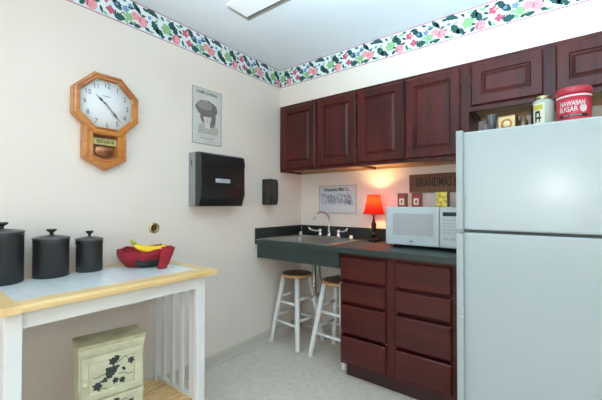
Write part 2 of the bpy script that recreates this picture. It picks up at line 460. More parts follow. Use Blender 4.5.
# sink: flange, basin walls with thickness
t = thing('kitchen_sink', 'stainless steel drop-in sink set in the dark green counter', 'sink', (.405, -.33, CT))
def rrect(x0, x1, y0, y1, r, k=5):
    out = []
    for cx, cy, a0 in ((x1 - r, y1 - r, 0), (x0 + r, y1 - r, PI / 2), (x0 + r, y0 + r, PI), (x1 - r, y0 + r, 1.5 * PI)):
        for i in range(k + 1):
            a = a0 + PI / 2 * i / k; out.append((cx + r * math.cos(a), cy + r * math.sin(a)))
    return out
bm = B(); loops = []
for (x0, x1, y0, y1, r, z) in ((SX0, SX1, SY0, SY1, .02, CT + .0005), (SX0 + .002, SX1 - .002, SY0 + .002, SY1 - .002, .02, CT + .005), (SX0 + .02, SX1 - .02, SY0 + .02, SY1 - .02, .03, CT + .0045),
                               (SX0 + .035, SX1 - .035, SY0 + .03, SY1 - .115, .045, CT + .004), (SX0 + .042, SX1 - .042, SY0 + .037, SY1 - .122, .045, CT - .004), (SX0 + .06, SX1 - .06, SY0 + .055, SY1 - .14, .06, CT - .15), (SX0 + .10, SX1 - .10, SY0 + .095, SY1 - .18, .06, CT - .165)):
    loops.append([bm.verts.new((p[0], p[1], z)) for p in rrect(x0, x1, y0, y1, r)])
for a, b in zip(loops, loops[1:]):
    for k in range(len(a)):
        f = bm.faces.new((a[k], a[(k + 1) % len(a)], b[(k + 1) % len(a)], b[k])); f.smooth = True
bm.faces.new(loops[-1])
bmesh.ops.recalc_face_normals(bm, faces=bm.faces[:])
sk = obj('basin', bm, M_steel, t)
bm = B(); lathe(bm, [(0, .001), (.02, .001), (.022, .003), (.042, .004), (.044, .0005)], (.405, -.34, CT - .165)); obj('drain', bm, M_chrome, sk)

# faucet (centre on sink ledge)
t = thing('kitchen_faucet', 'chrome gooseneck faucet with two wrist blade handles behind the sink', 'faucet', (.405, -.105, CT + .0045))
FX, FY, FZ = .405, -.105, CT + .0045
bm = B(); box(bm, FX - .125, FX + .125, FY - .026, FY + .026, FZ, FZ + .009, .004); obj('base_plate', bm, M_chrome, t)
bm = B()
pts = [(FX, FY, FZ + .008), (FX, FY, FZ + .10), (FX, FY, FZ + .15)]
R = .078
for i in range(1, 13):
    a = PI * .92 * i / 12; pts.append((FX - .35 * R * (1 - math.cos(a)), FY - R * (1 - math.cos(a)), FZ + .15 + R * math.sin(a)))
tube(bm, pts, [.012, .0115] + [.010] * (len(pts) - 2), 14)
lathe(bm, [(.0, 0), (.02, 0), (.021, .012), (.016, .02), (.013, .034), (.0, .034)], (FX, FY, FZ + .007))
tip = Vector(pts[-1]); tube(bm, [tip, tip + Vector((0, -.001, -.016))], .0125, 14)
obj('spout', bm, M_chrome, t)
for s in (-1, 1):
    bm = B(); hx = FX + s * .098
    lathe(bm, [(0, 0), (.021, 0), (.02, .016), (.013, .024), (.013, .034), (.018, .04), (.018, .052), (.01, .062), (0, .063)], (hx, FY, FZ + .008))
    d = Vector((-.7, -.72, 0)).normalized() if s < 0 else Vector((.95, -.25, 0)).normalized()
    p0 = Vector((hx, FY, FZ + .052))
    tube(bm, [p0, p0 + d * .03 + Vector((0, 0, .0)), p0 + d * .065 + Vector((0, 0, .004)), p0 + d * .095 + Vector((0, 0, .016)), p0 + d * .11 + Vector((0, 0, .034))], [.006, .006, .008, .010, .007], 10)
    obj('handle', bm, M_chrome, t)
bm = B(); lathe(bm, [(0, 0), (.016, 0), (.017, .004), (.0165, .034), (.013, .038), (0, .038)], (.118, -.155, CT + .0045))
tag(obj('steel_cup', bm, plain('satin_metal_cup', (190, 186, 172), .3, .7), None), 'small pale metal cup at the left back corner of the sink', 'cup')
bm = B(); lathe(bm, [(0, 0), (.014, 0), (.0155, .003), (.0155, .026), (.013, .03), (0, .031)], (.655, -.155, CT + .0045))
tag(obj('sink_cap', bm, plain('cream_plastic', (226, 220, 204), .4), None), 'small cream plastic cap on the right back corner of the sink', 'cap')

# drain pipes below the sink
t = thing('drain_pipe', 'grey drain pipe with trap hanging under the sink behind the stools', 'pipe', (.405, -.34, .45))
bm = B()
tube(bm, [(.405, -.34, .7485), (.405, -.34, .50), (.41, -.33, .455), (.42, -.30, .435), (.43, -.27, .455), (.435, -.26, .50), (.435, -.24, .535), (.435, -.20, .55), (.435, -.001, .55)], .017, 14)
obj('trap_tube', bm, plain('grey_pipe', (165, 166, 162), .35, .6), t)
bm = B()
lathe(bm, [(.017, 0), (.024, .002), (.024, .026), (.017, .028)], (.405, -.34, .70)); obj('slip_nut', bm, M_chrome, t)
bm = B(); lathe(bm, [(.017, 0), (.024, .002), (.024, .022), (.017, .024)], (.405, -.34, .52))
obj('slip_nut', bm, M_chrome, t)
for xx, nm in ((.53, 'warm'), (.30, 'cold')):
    t = thing('water_supply_line', 'thin dark water supply line under the sink, ' + ('right' if xx > .4 else 'left') + ' of the drain pipe', 'pipe', (xx, -.1, .45), 0, 'supply lines under the sink')
    bm = B(); tube(bm, [(xx, -.03, .48), (xx, -.07, .49), (xx + .01, -.11, .56), (xx - .01, -.105, .70), (FX + (.098 if xx > .4 else -.098), FY, .874)], .006, 8); obj('supply_tube', bm, M_gasket, t)
    bm = B(); tube(bm, [(xx, -.001, .48), (xx, -.05, .48)], .011, 10); box(bm, xx - .02, xx + .02, -.063, -.048, .474, .486, .003); obj('stop_valve', bm, M_chrome, t)

# ------------------------------------------------------------------ stools
def make_stool(loc, rot, label):
    t = thing('bar_stool', label, 'stool', loc, rot, 'stools tucked under the counter')
    bm = B(); lathe(bm, [(0, .578), (.125, .578), (.134, .583), (.136, .595), (.132, .604), (0, .604)], n=40)
    s = obj('seat', bm, wood('stool_seat_edge', (176, 128, 82), (206, 160, 112), 'x', .45, 10), t, True)
    bm = B(); lathe(bm, [(.131, .6035), (.127, .607), (.0, .6085)], n=40)
    obj('seat_top', bm, wood('stool_seat_dark', (84, 62, 46), (116, 88, 66), 'x', .5, 10), s, True)
    T, F = .082, .163
    legs = [(-1, -1), (1, -1), (1, 1), (-1, 1)]
    pos = lambda q, z: Vector((q[0] * (F + (T - F) * z / .578), q[1] * (F + (T - F) * z / .578), z))
    for q in legs:
        bm = B()
        tube(bm, [pos(q, 0.0), pos(q, .006), pos(q, .3), pos(q, .578)], [.019, .021, .022, .021], 12)
        obj('leg', bm, M_white, t, True)
    for k in range(4):
        for z in ((.19, .36) if k % 2 == 0 else (.23, .40)):
            bm = B(); tube(bm, [pos(legs[k], z), pos(legs[(k + 1) % 4], z)], .0115, 10); obj('stretcher', bm, M_white, t, True)
    return t
st = make_stool((.200, -.315, 0), -.09, 'white wooden stool with brown round seat nearer the left wall')
dup(st, (.642, -.330, 0), -.06, 'white wooden stool with brown round seat half hidden by the drawer cabinet')

# ------------------------------------------------------------------ refrigerator
t = thing('refrigerator', 'large white top-freezer refrigerator at the right edge of the kitchen', 'refrigerator', (2.03, -.4, 0))
FX0, FX1, FD = 1.664, 2.42, -.80
FT = 1.579
bm = B(); box(bm, FX0, FX1, -.73, -.03, .03, FT - .004, .006); obj('cabinet_shell', bm, M_fridge, t)
def fdoor(name, z0, z1):
    bm = B(); box(bm, FX0, FX1, FD, -.738, z0, z1, .009, 3)
    return obj(name, bm, M_fridge, t)
d1 = fdoor('freezer_door', 1.084, FT); d2 = fdoor('fridge_door', .11, 1.071)
def fhandle(d, z0, z1):
    bm = B()
    prism(bm, [(1.640, FD - .030), (1.666, FD - .034), (1.671, FD - .028), (1.671, FD + .002), (1.663, FD + .002), (1.6625, -.76), (1.645, -.76)], z0, z1, 'z', .0015)
    obj('handle', bm, M_fridge, d)
fhandle(d1, 1.088, FT + .004); fhandle(d2, .115, 1.067)
bm = B(); box(bm, 1.652, 1.673, FD - .037, FD + .001, .665, .698, .004); box(bm, 1.652, 1.673, FD - .036, FD + .001, .640, .660, .004); obj('handle_end', bm, M_fridge, d2)
bm = B(); box(bm, FX0 + .006, FX1 - .006, -.7385, -.729, .112, FT - .004); obj('door_gasket', bm, M_gasket, t)
bm = B(); box(bm, FX0 + .01, FX1 - .01, -.765, -.72, .01, .10, .004); obj('toe_grille', bm, M_gasket, t)
for a in (1.72, 2.36):
    for y in (-.68, -.1):
        bm = B(); lathe(bm, [(0, 0), (.018, 0), (.018, .031), (0, .031)], (a, y, 0), 12); obj('levelling_foot', bm, M_black, t)

# ------------------------------------------------------------------ things on the refrigerator
ZT = FT - .003
# red sugar tub
cx, cy = 2.112, -.475
t = thing('sugar_tub', 'red round sugar tub with white lettering on top of the refrigerator', 'tub', (cx, cy, ZT))
M_red = plain('red_plastic', (190, 38, 56), .35, var=.04)
bm = B(); lathe(bm, [(0, 0), (.065, 0), (.067, .003), (.0715, .194), (0, .194)], (cx, cy, ZT), 48); body = obj('tub_body', bm, M_red, t)
bm = B(); lathe(bm, [(.0723, .184), (.0745, .186), (.075, .202), (.074, .212), (.070, .215), (0, .213)], (cx, cy, ZT), 48); obj('lid', bm, plain('red_lid', (176, 48, 62), .35, var=.05), t)
M_lw = plain('white_print', (232, 214, 214), .5)
def wrap_text(s, size, rad, zc, squeeze, a0, mat, slope=0.0, off=0.0):
    bm = text_bm(s, size, Matrix.Identity(4), .0003, squeeze, font_off=off)
    for v in bm.verts:
        th = a0 + v.co.x / rad; r = rad + .0006 + v.co.z
        zz = v.co.y
        v.co = Vector((cx + r * math.cos(th), cy + r * math.sin(th), ZT + zc + zz))
    return bm
AT = -PI / 2 - .10
def band(z0, z1, r0, r1, mi_mat, name, a0=0, a1=2 * PI, par=None):
    bm = B(); n = 48
    lo = [bm.verts.new((cx + r0 * math.cos(a0 + (a1 - a0) * k / n), cy + r0 * math.sin(a0 + (a1 - a0) * k / n), ZT + z0)) for k in range(n + 1)]
    hi = [bm.verts.new((cx + r1 * math.cos(a0 + (a1 - a0) * k / n), cy + r1 * math.sin(a0 + (a1 - a0) * k / n), ZT + z1)) for k in range(n + 1)]
    for k in range(n):
        f = bm.faces.new((lo[k], lo[k + 1], hi[k + 1], hi[k])); f.smooth = True
    return obj(name, bm, mi_mat, par)
band(.166, .175, .0715, .0718, M_lw, 'stripe', par=t)
rr = lambda z: .067 + (.0715 - .067) * z / .194
for s, z, sz, sq in (('HAWAIIAN', .131, .033, .62), ('SUGAR', .103, .034, .72)):
    bm = wrap_text(s, sz, rr(z) + .001, z, sq, AT - (.25 if s == 'SUGAR' else 0), M_lw, off=.0008)
    o = obj('lettering', bm, M_lw, t)
bm = B(); th = AT + .62
pts = [(.0, -.020), (.012, -.012), (.015, 0), (.013, .014), (.0, .018), (-.013, .014), (-.015, 0), (-.012, -.012)]
flat(bm, [(cx + (rr(.1) + .0015) * math.cos(th + p[0] / .07), cy + (rr(.1) + .0015) * math.sin(th + p[0] / .07), ZT + .104 + p[1]) for p in pts])
obj('emblem', bm, M_lw, t)
band(.066, .079, rr(.06) + .0014, rr(.078) + .0014, M_black, 'banner', AT - .85, AT + .9, t)
bm = wrap_text('PURE CANE SUGAR', .010, rr(.07) + .0025, .0725, .85, AT, M_lw); obj('lettering', bm, M_lw, t)

# jar with label and metal lid
jx, jy = 1.985, -.445
t = thing('glass_jar', 'pale glass jar with green and yellow label and metal lid, left of the red tub', 'jar', (jx, jy, ZT))
bm = B(); lathe(bm, [(0, 0), (.048, 0), (.052, .004), (.052, .170), (.046, .184), (.034, .192), (.034, .196), (0, .196)], (jx, jy, ZT), 40)
obj('jar_body', bm, plain('pale_green_glass', (176, 186, 172), .15, var=.04, coat=.5), t)
bm = B(); lathe(bm, [(.036, .192), (.037, .193), (.037, .208), (.035, .211), (0, .212)], (jx, jy, ZT), 36); obj('lid', bm, plain('jar_lid_brass', (170, 160, 120), .25, .9), t)
bm = B(); n = 20; a0, a1 = -PI / 2 - 1.35, -PI / 2 + .18
def cyl_patch(bm, cx, cy, r, a0, a1, z0, z1, mi=0, n=16):
    lo = [bm.verts.new((cx + r * math.cos(a0 + (a1 - a0) * k / n), cy + r * math.sin(a0 + (a1 - a0) * k / n), z0)) for k in range(n + 1)]
    hi = [bm.verts.new((cx + r * math.cos(a0 + (a1 - a0) * k / n), cy + r * math.sin(a0 + (a1 - a0) * k / n), z1)) for k in range(n + 1)]
    for k in range(n):
        f = bm.faces.new((lo[k], lo[k + 1], hi[k + 1], hi[k])); f.smooth = True; f.material_index = mi
cyl_patch(bm, jx, jy, .0526, a0, a1, ZT + .02, ZT + .168, 0); cyl_patch(bm, jx, jy, .0530, a0, a0 + .5, ZT + .02, ZT + .168, 1)
cyl_patch(bm, jx, jy, .0532, a0 + .5, a1 - .15, ZT + .135, ZT + .160, 2)
cyl_patch(bm, jx, jy, .0533, a0 + .72, a0 + .86, ZT + .070, ZT + .125, 1); cyl_patch(bm, jx, jy, .0533, a0 + 1.05, a0 + 1.15, ZT + .07, ZT + .125, 1)
cyl_patch(bm, jx, jy, .0533, a0 + .8, a0 + 1.1, ZT + .115, ZT + .128, 1); cyl_patch(bm, jx, jy, .0533, a0 + .8, a0 + 1.25, ZT + .085, ZT + .096, 1)
obj('jar_label', bm, [plain('label_cream', (222, 218, 190), .5), plain('label_dark_green', (32, 44, 38), .5), plain('label_yellow', (196, 180, 70), .5)], t)

# rectangular picture tin
tx, ty = 1.835, -.47
t = thing('picture_tin', 'small cream picture tin with round gold emblem and dark edge on the refrigerator', 'tin', (tx, ty, ZT), -.15)
bm = B(); box(bm, -.050, .038, -.03, .03, 0, .130, .005, 3); obj('tin_body', bm, plain('tin_brown', (96, 60, 40), .3, .3, var=.15), t, True)
bm = B(); box(bm, -.046, .034, -.0312, -.0298, .02, .122); obj('picture', bm, plain('tin_cream', (222, 196, 140), .4, var=.08), t, True)
bm = B(); lathe(bm, [(0, .0016), (.026, .0016), (.028, 0)], n=28, M=Matrix.Translation((-.006, -.0312, .080)) @ Matrix.Rotation(PI / 2, 4, 'X')); obj('emblem', bm, plain('emblem_amber', (178, 110, 58), .4), t, True)
bm = B(); lathe(bm, [(0, .0024), (.017, .0024), (.018, 0.001)], n=24, M=Matrix.Translation((-.006, -.0312, .080)) @ Matrix.Rotation(PI / 2, 4, 'X')); obj('emblem_centre', bm, plain('emblem_pale', (236, 214, 160), .4), t, True)
bx = B(); lathe(bx, [(0, 0), (.022, 0), (.024, .01), (.024, .09), (.018, .105), (.014, .108), (.014, .122), (0, .124)], (1.896, -.44, ZT), 28)
tag(obj('brown_bottle', bx, plain('amber_brown_glass', (98, 70, 36), .15, var=.2, coat=.5), None), 'small amber brown bottle right behind the cream picture tin', 'bottle')
# glass mug
mx_, my_ = 1.745, -.44
t = thing('glass_mug', 'clear grey glass mug with handle at the left end of the refrigerator top', 'mug', (mx_, my_, ZT))
M_gl = glass('grey_mug_glass', (104, 110, 112), .05, .72)
bm = B(); lathe(bm, [(0, .0), (.026, 0), (.030, .005), (.025, .03), (.022, .075), (.025, .11), (.029, .148), (.030, .152), (.027, .152), (.022, .11), (.019, .075), (.02, .03), (.018, .012), (0, .010)], (mx_, my_, ZT), 28)
obj('mug_body', bm, M_gl, t)
bm = B(); tube(bm, [(mx_ - .022, my_, ZT + .115), (mx_ - .044, my_ - .004, ZT + .112), (mx_ - .05, my_ - .005, ZT + .085), (mx_ - .044, my_ - .004, ZT + .055), (mx_ - .021, my_, ZT + .048)], .005, 10); obj('handle', bm, M_gl, t)

# ------------------------------------------------------------------ microwave and things around
t = thing('microwave_oven', 'white microwave oven standing on the green counter beside the refrigerator', 'microwave', (1.33, -.25, CT + .0005))
M_mw = plain('white_microwave', (190, 202, 203), .3, var=.01)
m0, m1, my0, my1, mz0, mz1 = 1.075, 1.588, -.405, -.09, .934, 1.196
bm = B(); box(bm, m0 + .003, m1 - .003, my0 + .02, my1, mz0 + .003, mz1 - .003, .008, 3); obj('shell', bm, M_mw, t)
bm = B(); box(bm, m0, 1.440, my0, my0 + .021, mz0, mz1, .009, 3); d = obj('door', bm, M_mw, t)
bm = B()
x0, x1, z0, z1 = m0 + .038, 1.418, .985, 1.160
panel_front(bm, x0, x1, z0, z1, my0 - .0015, [(0, .0012), (.003, 0), (.010, 0), (.013, .0022)]); obj('window_frame', bm, M_mw, d)
bm = B(); prism(bm, [(p[0], p[1]) for p in rrect(x0 + .018, x1 - .016, z0 + .018, z1 - .010, .004)], my0 - .0022, my0 + .001, 'y')
def meshy(name, a, b, scale):
    m, nt, bs = _nt(name)
    tc = nt.nodes.new('ShaderNodeTexCoord'); v = nt.nodes.new('ShaderNodeTexVoronoi'); v.inputs['Scale'].default_value = scale; v.inputs['Randomness'].default_value = 0
    nt.links.new(tc.outputs['Object'], v.inputs['Vector'])
    r = nt.nodes.new('ShaderNodeValToRGB'); r.color_ramp.elements[0].position = .3; r.color_ramp.elements[0].color = lin(a); r.color_ramp.elements[1].position = .45; r.color_ramp.elements[1].color = lin(b)
    nt.links.new(v.outputs['Distance'], r.inputs['Fac']); nt.links.new(r.outputs['Color'], bs.inputs['Base Color']); bs.inputs['Roughness'].default_value = .2
    return m
obj('window', bm, meshy('grey_perforated_screen', (128, 132, 134), (176, 182, 184), 250), d)
bm = B(); lathe(bm, [(0, .001), (.009, .001), (.010, 0)], n=20, M=Matrix.Translation(((m0 + 1.44) / 2, my0 - .0001, .962)) @ Matrix.Diagonal((1.4, 1, .6, 1)) @ Matrix.Rotation(PI / 2, 4, 'X')); obj('badge', bm, M_gasket, d)
bm = B(); box(bm, 1.443, m1, my0, my0 + .021, mz0, mz1, .008, 3); cp = obj('control_panel', bm, M_mw, t)
bm = B(); box(bm, 1.462, 1.548, my0 - .0015, my0 + .001, 1.137, 1.163, .001); obj('display', bm, plain('dark_green_display', (22, 52, 50), .15), cp)
M_btn = plain('grey_button', (170, 178, 182), .4)
for r in range(5):
    for c_ in range(4):
        bm = B(); X = 1.464 + c_ * .0225; Z = 1.116 - r * .0205
        box(bm, X, X + .016, my0 - .0016, my0 + .001, Z - .008, Z, .0008, 1); obj('button', bm, M_btn, cp)
for k in range(2):
    bm = B(); box(bm, 1.464 + k * .046, 1.490 + k * .046, my0 - .002, my0 + .001, .985, 1.000, .001, 1); obj('button', bm, M_btn, cp)
bm = B(); box(bm, 1.455, 1.575, my0 - .003, my0 + .001, .944, .972, .003); obj('door_button', bm, M_mw, cp)
for x in (m0 + .05, m1 - .05):
    for y in (my0 + .05, my1 - .04):
        bm = B(); lathe(bm, [(0, 0), (.012, 0), (.013, .0215), (0, .0215)], (x, y, CT + .0005), 14); obj('foot', bm, M_black, t)

# little tins standing on the microwave
ZM = mz1 - .0025
M_tr = plain('dark_red_tin', (138, 46, 44), .4, var=.1)
def small_tin(x, y, w, dd, h, name, label, mb, mlab, group=None, wlab=.55, lz=(.15, .62)):
    t = thing(name, label, 'tin', (x, y, ZM), 0, group)
    bm = B(); box(bm, -w / 2, w / 2, -dd / 2, dd / 2, 0, h * .86, .003, 2); obj('tin_body', bm, mb, t, True)
    bm = B(); box(bm, -w / 2 - .001, w / 2 + .001, -dd / 2 - .001, dd / 2 + .001, h * .86 - .0005, h, .003, 2); obj('lid', bm, mb, t, True)
    bm = B(); box(bm, -w * wlab / 2, w * wlab / 2, -dd / 2 - .0012, -dd / 2 + .001, h * lz[0], h * lz[1]); lb = obj('tin_label', bm, mlab, t, True)
    bm = B(); box(bm, -w * wlab * .18, w * wlab * .18, -dd / 2 - .002, -dd / 2 - .001, h * (lz[0] + .12), h * (lz[1] - .12)); obj('label_mark', bm, mb, lb, True)
M_cl = plain('cream_label', (226, 212, 186), .5)
small_tin(1.118, -.19, .066, .04, .102, 'tea_tin', 'small dark red tin with cream label on the microwave, nearer the lamp', M_tr, M_cl, 'small red tins on the microwave')
small_tin(1.226, -.19, .066, .04, .102, 'tea_tin', 'small dark red tin with cream label on the microwave, nearer the gold tin', M_tr, M_cl, 'small red tins on the microwave')
t = thing('gold_tin', 'gold patterned tin with brown side below the wooden sign', 'tin', (1.41, -.19, ZM))
M_gold = plain('mottled_gold', (150, 118, 22), .4, .25, scale=38, rgb2=(222, 206, 96))
bm = B(); box(bm, 1.368, 1.444, -.22, -.15, ZM, ZM + .108, .003); obj('tin_body', bm, plain('tin_side_brown', (112, 86, 40), .4, .2, var=.2), t)
bm = B(); panel_front(bm, 1.370, 1.442, ZM + .003, ZM + .105, -.2225, [(0, .002), (0, 0), (.004, 0), (.006, .001)]); obj('front_picture', bm, M_gold, t)

# lamp
lx, ly = .855, -.135
LZ = CT + .0005
t = thing('table_lamp', 'small table lamp with lit red bell shade and dark turned base', 'lamp', (lx, ly, LZ))
bm = B(); lathe(bm, [(0, 0), (.046, 0), (.048, .006), (.044, .014), (.030, .020), (.018, .028), (.016, .034), (.024, .042), (.026, .056), (.017, .066), (.014, .074), (.017, .082), (.0165, .10), (.021, .125), (.018, .145), (.010, .16), (.012, .17), (.008, .178), (.008, .205), (0, .205)], (lx, ly, LZ), 28)
obj('lamp_base', bm, M_bronze, t)
bm = B(); lathe(bm, [(0, 0), (.013, 0), (.013, .035), (0, .035)], (lx, ly, LZ + .204), 20); obj('socket', bm, M_brass, t)
m, nt, b = _nt('red_lamp_fabric')
out = nt.nodes['Material Output']
tcs = nt.nodes.new('ShaderNodeTexCoord'); nz = nt.nodes.new('ShaderNodeTexNoise'); nz.inputs['Scale'].default_value = 200
nt.links.new(tcs.outputs['Object'], nz.inputs['Vector'])
rp = nt.nodes.new('ShaderNodeValToRGB'); rp.color_ramp.elements[0].color = lin((196, 16, 20)); rp.color_ramp.elements[1].color = lin((214, 26, 28))
nt.links.new(nz.outputs['Fac'], rp.inputs['Fac'])
df = nt.nodes.new('ShaderNodeBsdfDiffuse'); tr = nt.nodes.new('ShaderNodeBsdfTranslucent'); mx = nt.nodes.new('ShaderNodeMixShader'); mx.inputs[0].default_value = .16
nt.links.new(rp.outputs[0], df.inputs[0]); tr.inputs[0].default_value = (.85, .03, .01, 1)
nt.links.new(df.outputs[0], mx.inputs[1]); nt.links.new(tr.outputs[0], mx.inputs[2]); nt.links.new(mx.outputs[0], out.inputs['Surface'])
M_shade = m
shade = [(.087, .222), (.080, .238), (.073, .26), (.066, .29), (.060, .32), (.055, .348), (.052, .374)]
bm = B(); lathe(bm, shade, (lx, ly, LZ), 40)
sh = obj('lamp_shade', bm, M_shade, t)
bm = B()
for r, z in ((.0875, .222), (.0525, .374)): tube(bm, [(lx + r * math.cos(a * PI / 18), ly + r * math.sin(a * PI / 18), LZ + z) for a in range(37)], .0022, 6)
for k in range(8):
    a = k * PI / 4 + .2
    tube(bm, [(lx + (r + .001) * math.cos(a), ly + (r + .001) * math.sin(a), LZ + z) for r, z in shade], .0011, 6)
obj('shade_trim', bm, plain('dark_red_trim', (110, 18, 18), .6), sh)
bm = B()
for k in range(3):
    a = k * 2 * PI / 3; tube(bm, [(lx, ly, LZ + .352), (lx + 0.053 * math.cos(a), ly + .053 * math.sin(a), LZ + .372)], .0012, 6)
for k in (0, 1): tube(bm, [(lx, ly, LZ + .352), (lx + (k * 2 - 1) * .030, ly, LZ + .33), (lx + (k * 2 - 1) * .032, ly, LZ + .28), (lx + (k * 2 - 1) * .010, ly, LZ + .225)], .0012, 6)
obj('harp', bm, M_brass, t)
bm = B(); lathe(bm, [(0, .0), (.010, 0), (.012, .012), (.020, .034), (.022, .05), (.017, .064), (0, .072)], (lx, ly, LZ + .239), 20)
bulb = obj('light_bulb', bm, glow('bulb_glow', (255, 190, 110), 8), t)

# wooden sign
t = thing('wooden_sign', 'long dark wooden sign with carved dark lettering on the back wall', 'sign', (1.40, -.01, 1.30))
bm = B(); prism(bm, [(1.106, 1.306), (1.40, 1.302), (1.70, 1.305), (1.702, 1.447), (1.38, 1.45), (1.104, 1.446)], -.016, -.001, 'y', .002)
obj('board', bm, wood('sign_wood', (84, 52, 30), (132, 92, 58), 'x', .6, 9, 0), t)
bm = text_bm('GRANDMAS KITCHEN', .098, facing_back_wall(1.400, -.0165, 1.381), .0008, .50, font_off=.0018)
obj('lettering', bm, plain('sign_letter_dark', (34, 20, 14), .6), t)
# lettered panel on wall by lamp
t = thing('lettered_wall_plaque', 'white rectangular plaque with dark blue lettering and line drawing behind the faucet', 'plaque', (.43, -.005, 1.13))
bm = B(); box(bm, .226, .628, -.006, -.001, 1.130, 1.388, .001, 1); obj('plaque_board', bm, plain('plaque_white', (206, 212, 216), .3, var=.03), t)
bm = B()
for a in (.226, .623): box(bm, a, a + .005, -.008, -.0058, 1.130, 1.388)
for a in (1.130, 1.383): box(bm, .231, .623, -.008, -.0058, a, a + .005)
obj('rim', bm, plain('plaque_rim', (160, 158, 152), .4), t)
M_navy = plain('navy_ink', (52, 58, 84), .6, var=.1)
bm = text_bm('Independent Mills Co.', .046, facing_back_wall(.418, -.0062, 1.350), .0003, .66, font_off=.0012); obj('lettering', bm, M_navy, t)
bm = B(); rnd = random.Random(3)
y_ = -.0068
for k in range(46):      # engraved drawing: looping pen strokes
    u = .250 + rnd.random() * .30; v = 1.185 + rnd.random() * .125
    if v < 1.20 + (u - .25) * .05: continue
    w = .02 + rnd.random() * .045; s = rnd.choice((-1, 1))
    tube(bm, [(u + w * i / 6, y_, v + s * .012 * math.sin(i * 1.3 + k) + .006 * i / 6 * s) for i in range(7)], .0013 + rnd.random() * .0012, 5)
for k in range(9): tube(bm, [(.25 + k * .036, y_, 1.31 - (k % 3) * .012), (.262 + k * .036, y_, 1.275), (.255 + k * .036, y_, 1.235), (.275 + k * .036, y_, 1.205 + k * .004)], .0022, 5)
obj('drawing', bm, plain('blue_grey_ink', (104, 110, 138), .6, var=.1), t)

# ------------------------------------------------------------------ left wall: clock
cy0, cz0 = -1.832, 1.771
t = thing('wall_clock', 'octagonal golden oak pendulum wall clock hanging on the left wall', 'clock', (0.001, cy0, 1.40))
def ngon(n, r, a0=PI / 8): return [(cy0 + r * math.cos(a0 + 2 * PI * k / n), cz0 + r * math.sin(a0 + 2 * PI * k / n)) for k in range(n)]
def ring_frame(bm, prof, n=8, a0=PI / 8, cen=None, shape=None):
    """prof: list of (radius, x) swept around the octagon"""
    loops = []
    for r, x in prof: loops.append([bm.verts.new((x, p[0], p[1])) for p in ngon(n, r, a0)])
    for a, b in zip(loops, loops[1:]):
        for k in range(n): bm.faces.new((a[k], a[(k + 1) % n], b[(k + 1) % n], b[k]))
RO = .171 / math.cos(PI / 8)
bm = B(); ring_frame(bm, [(RO, .001), (RO, .045), (RO - .006, .053), (RO - .015, .055), (RO - .019, .049), (RO - .029, .049), (RO - .033, .053), (.154, .048), (.147, .040), (.146, .030), (.0001, .030)])
bmesh.ops.recalc_face_normals(bm, faces=bm.faces[:]); obj('octagon_frame', bm, M_oak, t)
bm = B(); Mx = Matrix.Translation((.031, cy0, cz0)) @ Matrix.Rotation(PI / 2, 4, 'Y')
lathe(bm, [(0, .002), (.1455, .002), (.146, 0)], n=64, M=Mx); dial = obj('dial', bm, plain('clock_dial_white', (236, 240, 240), .4, var=.01), t)
bm = B(); lathe(bm, [(.1435, .003), (.145, .012), (.148, .016), (.151, .013), (.152, .004)], n=64, M=Mx); obj('bezel', bm, M_brass, t)
M_num = plain('numeral_grey', (72, 78, 84), .5)
bm = B()
for k in range(1, 13):
    a = PI / 2 - k * PI / 6
    tb = text_bm(str(k), .040, facing_left_wall(.0335, cy0 + .112 * math.cos(a), cz0 + .112 * math.sin(a)), .0003, .85)
    _merge(bm, tb)
for k in range(60):
    a = k * PI / 30; L = .006 if k % 5 else .009
    M4 = Matrix.Translation((.0334, cy0, cz0)) @ Matrix.Rotation(a, 4, 'X')
    box(bm, 0, .0006, -.0006, .0006, .140 - L, .140, M=M4)
obj('numerals', bm, M_num, dial)
M_hand = plain('clock_hand', (28, 30, 48), .4)
def hand(name, ang, L, w, x):
    bm = B(); M4 = Matrix.Translation((x, cy0, cz0)) @ Matrix.Rotation(-ang, 4, 'X')
    prism(bm, [(-w * .3, -.022), (w * .3, -.022), (w * .35, L * .35), (w, L * .5), (w * .3, L * .72), (0, L), (-w * .3, L * .72), (-w, L * .5), (-w * .35, L * .35)], 0, .001, 'x', M=M4)
    obj(name, bm, M_hand, dial)
hand('hour_hand', math.radians(311), .082, .0065, .036); hand('minute_hand', math.radians(139), .122, .0055, .0385)
bm = B(); lathe(bm, [(.006, 0), (.006, .003), (0, .004)], n=16, M=Matrix.Translation((.0365, cy0, cz0)) @ Matrix.Rotation(PI / 2, 4, 'Y')); obj('hand_hub', bm, M_brass, dial)
tb = text_bm('Regulator', .012, facing_left_wall(.0335, cy0, cz0 + .052), .0002, .9); obj('maker_text', tb, M_num, dial)
bm = B(); lathe(bm, [(0, .0), (.144, 0)], n=48, M=Matrix.Translation((.0435, cy0, cz0)) @ Matrix.Rotation(PI / 2, 4, 'Y')); obj('glass_cover', bm, glass('clock_glass', (225, 235, 240), .03, .025), t)
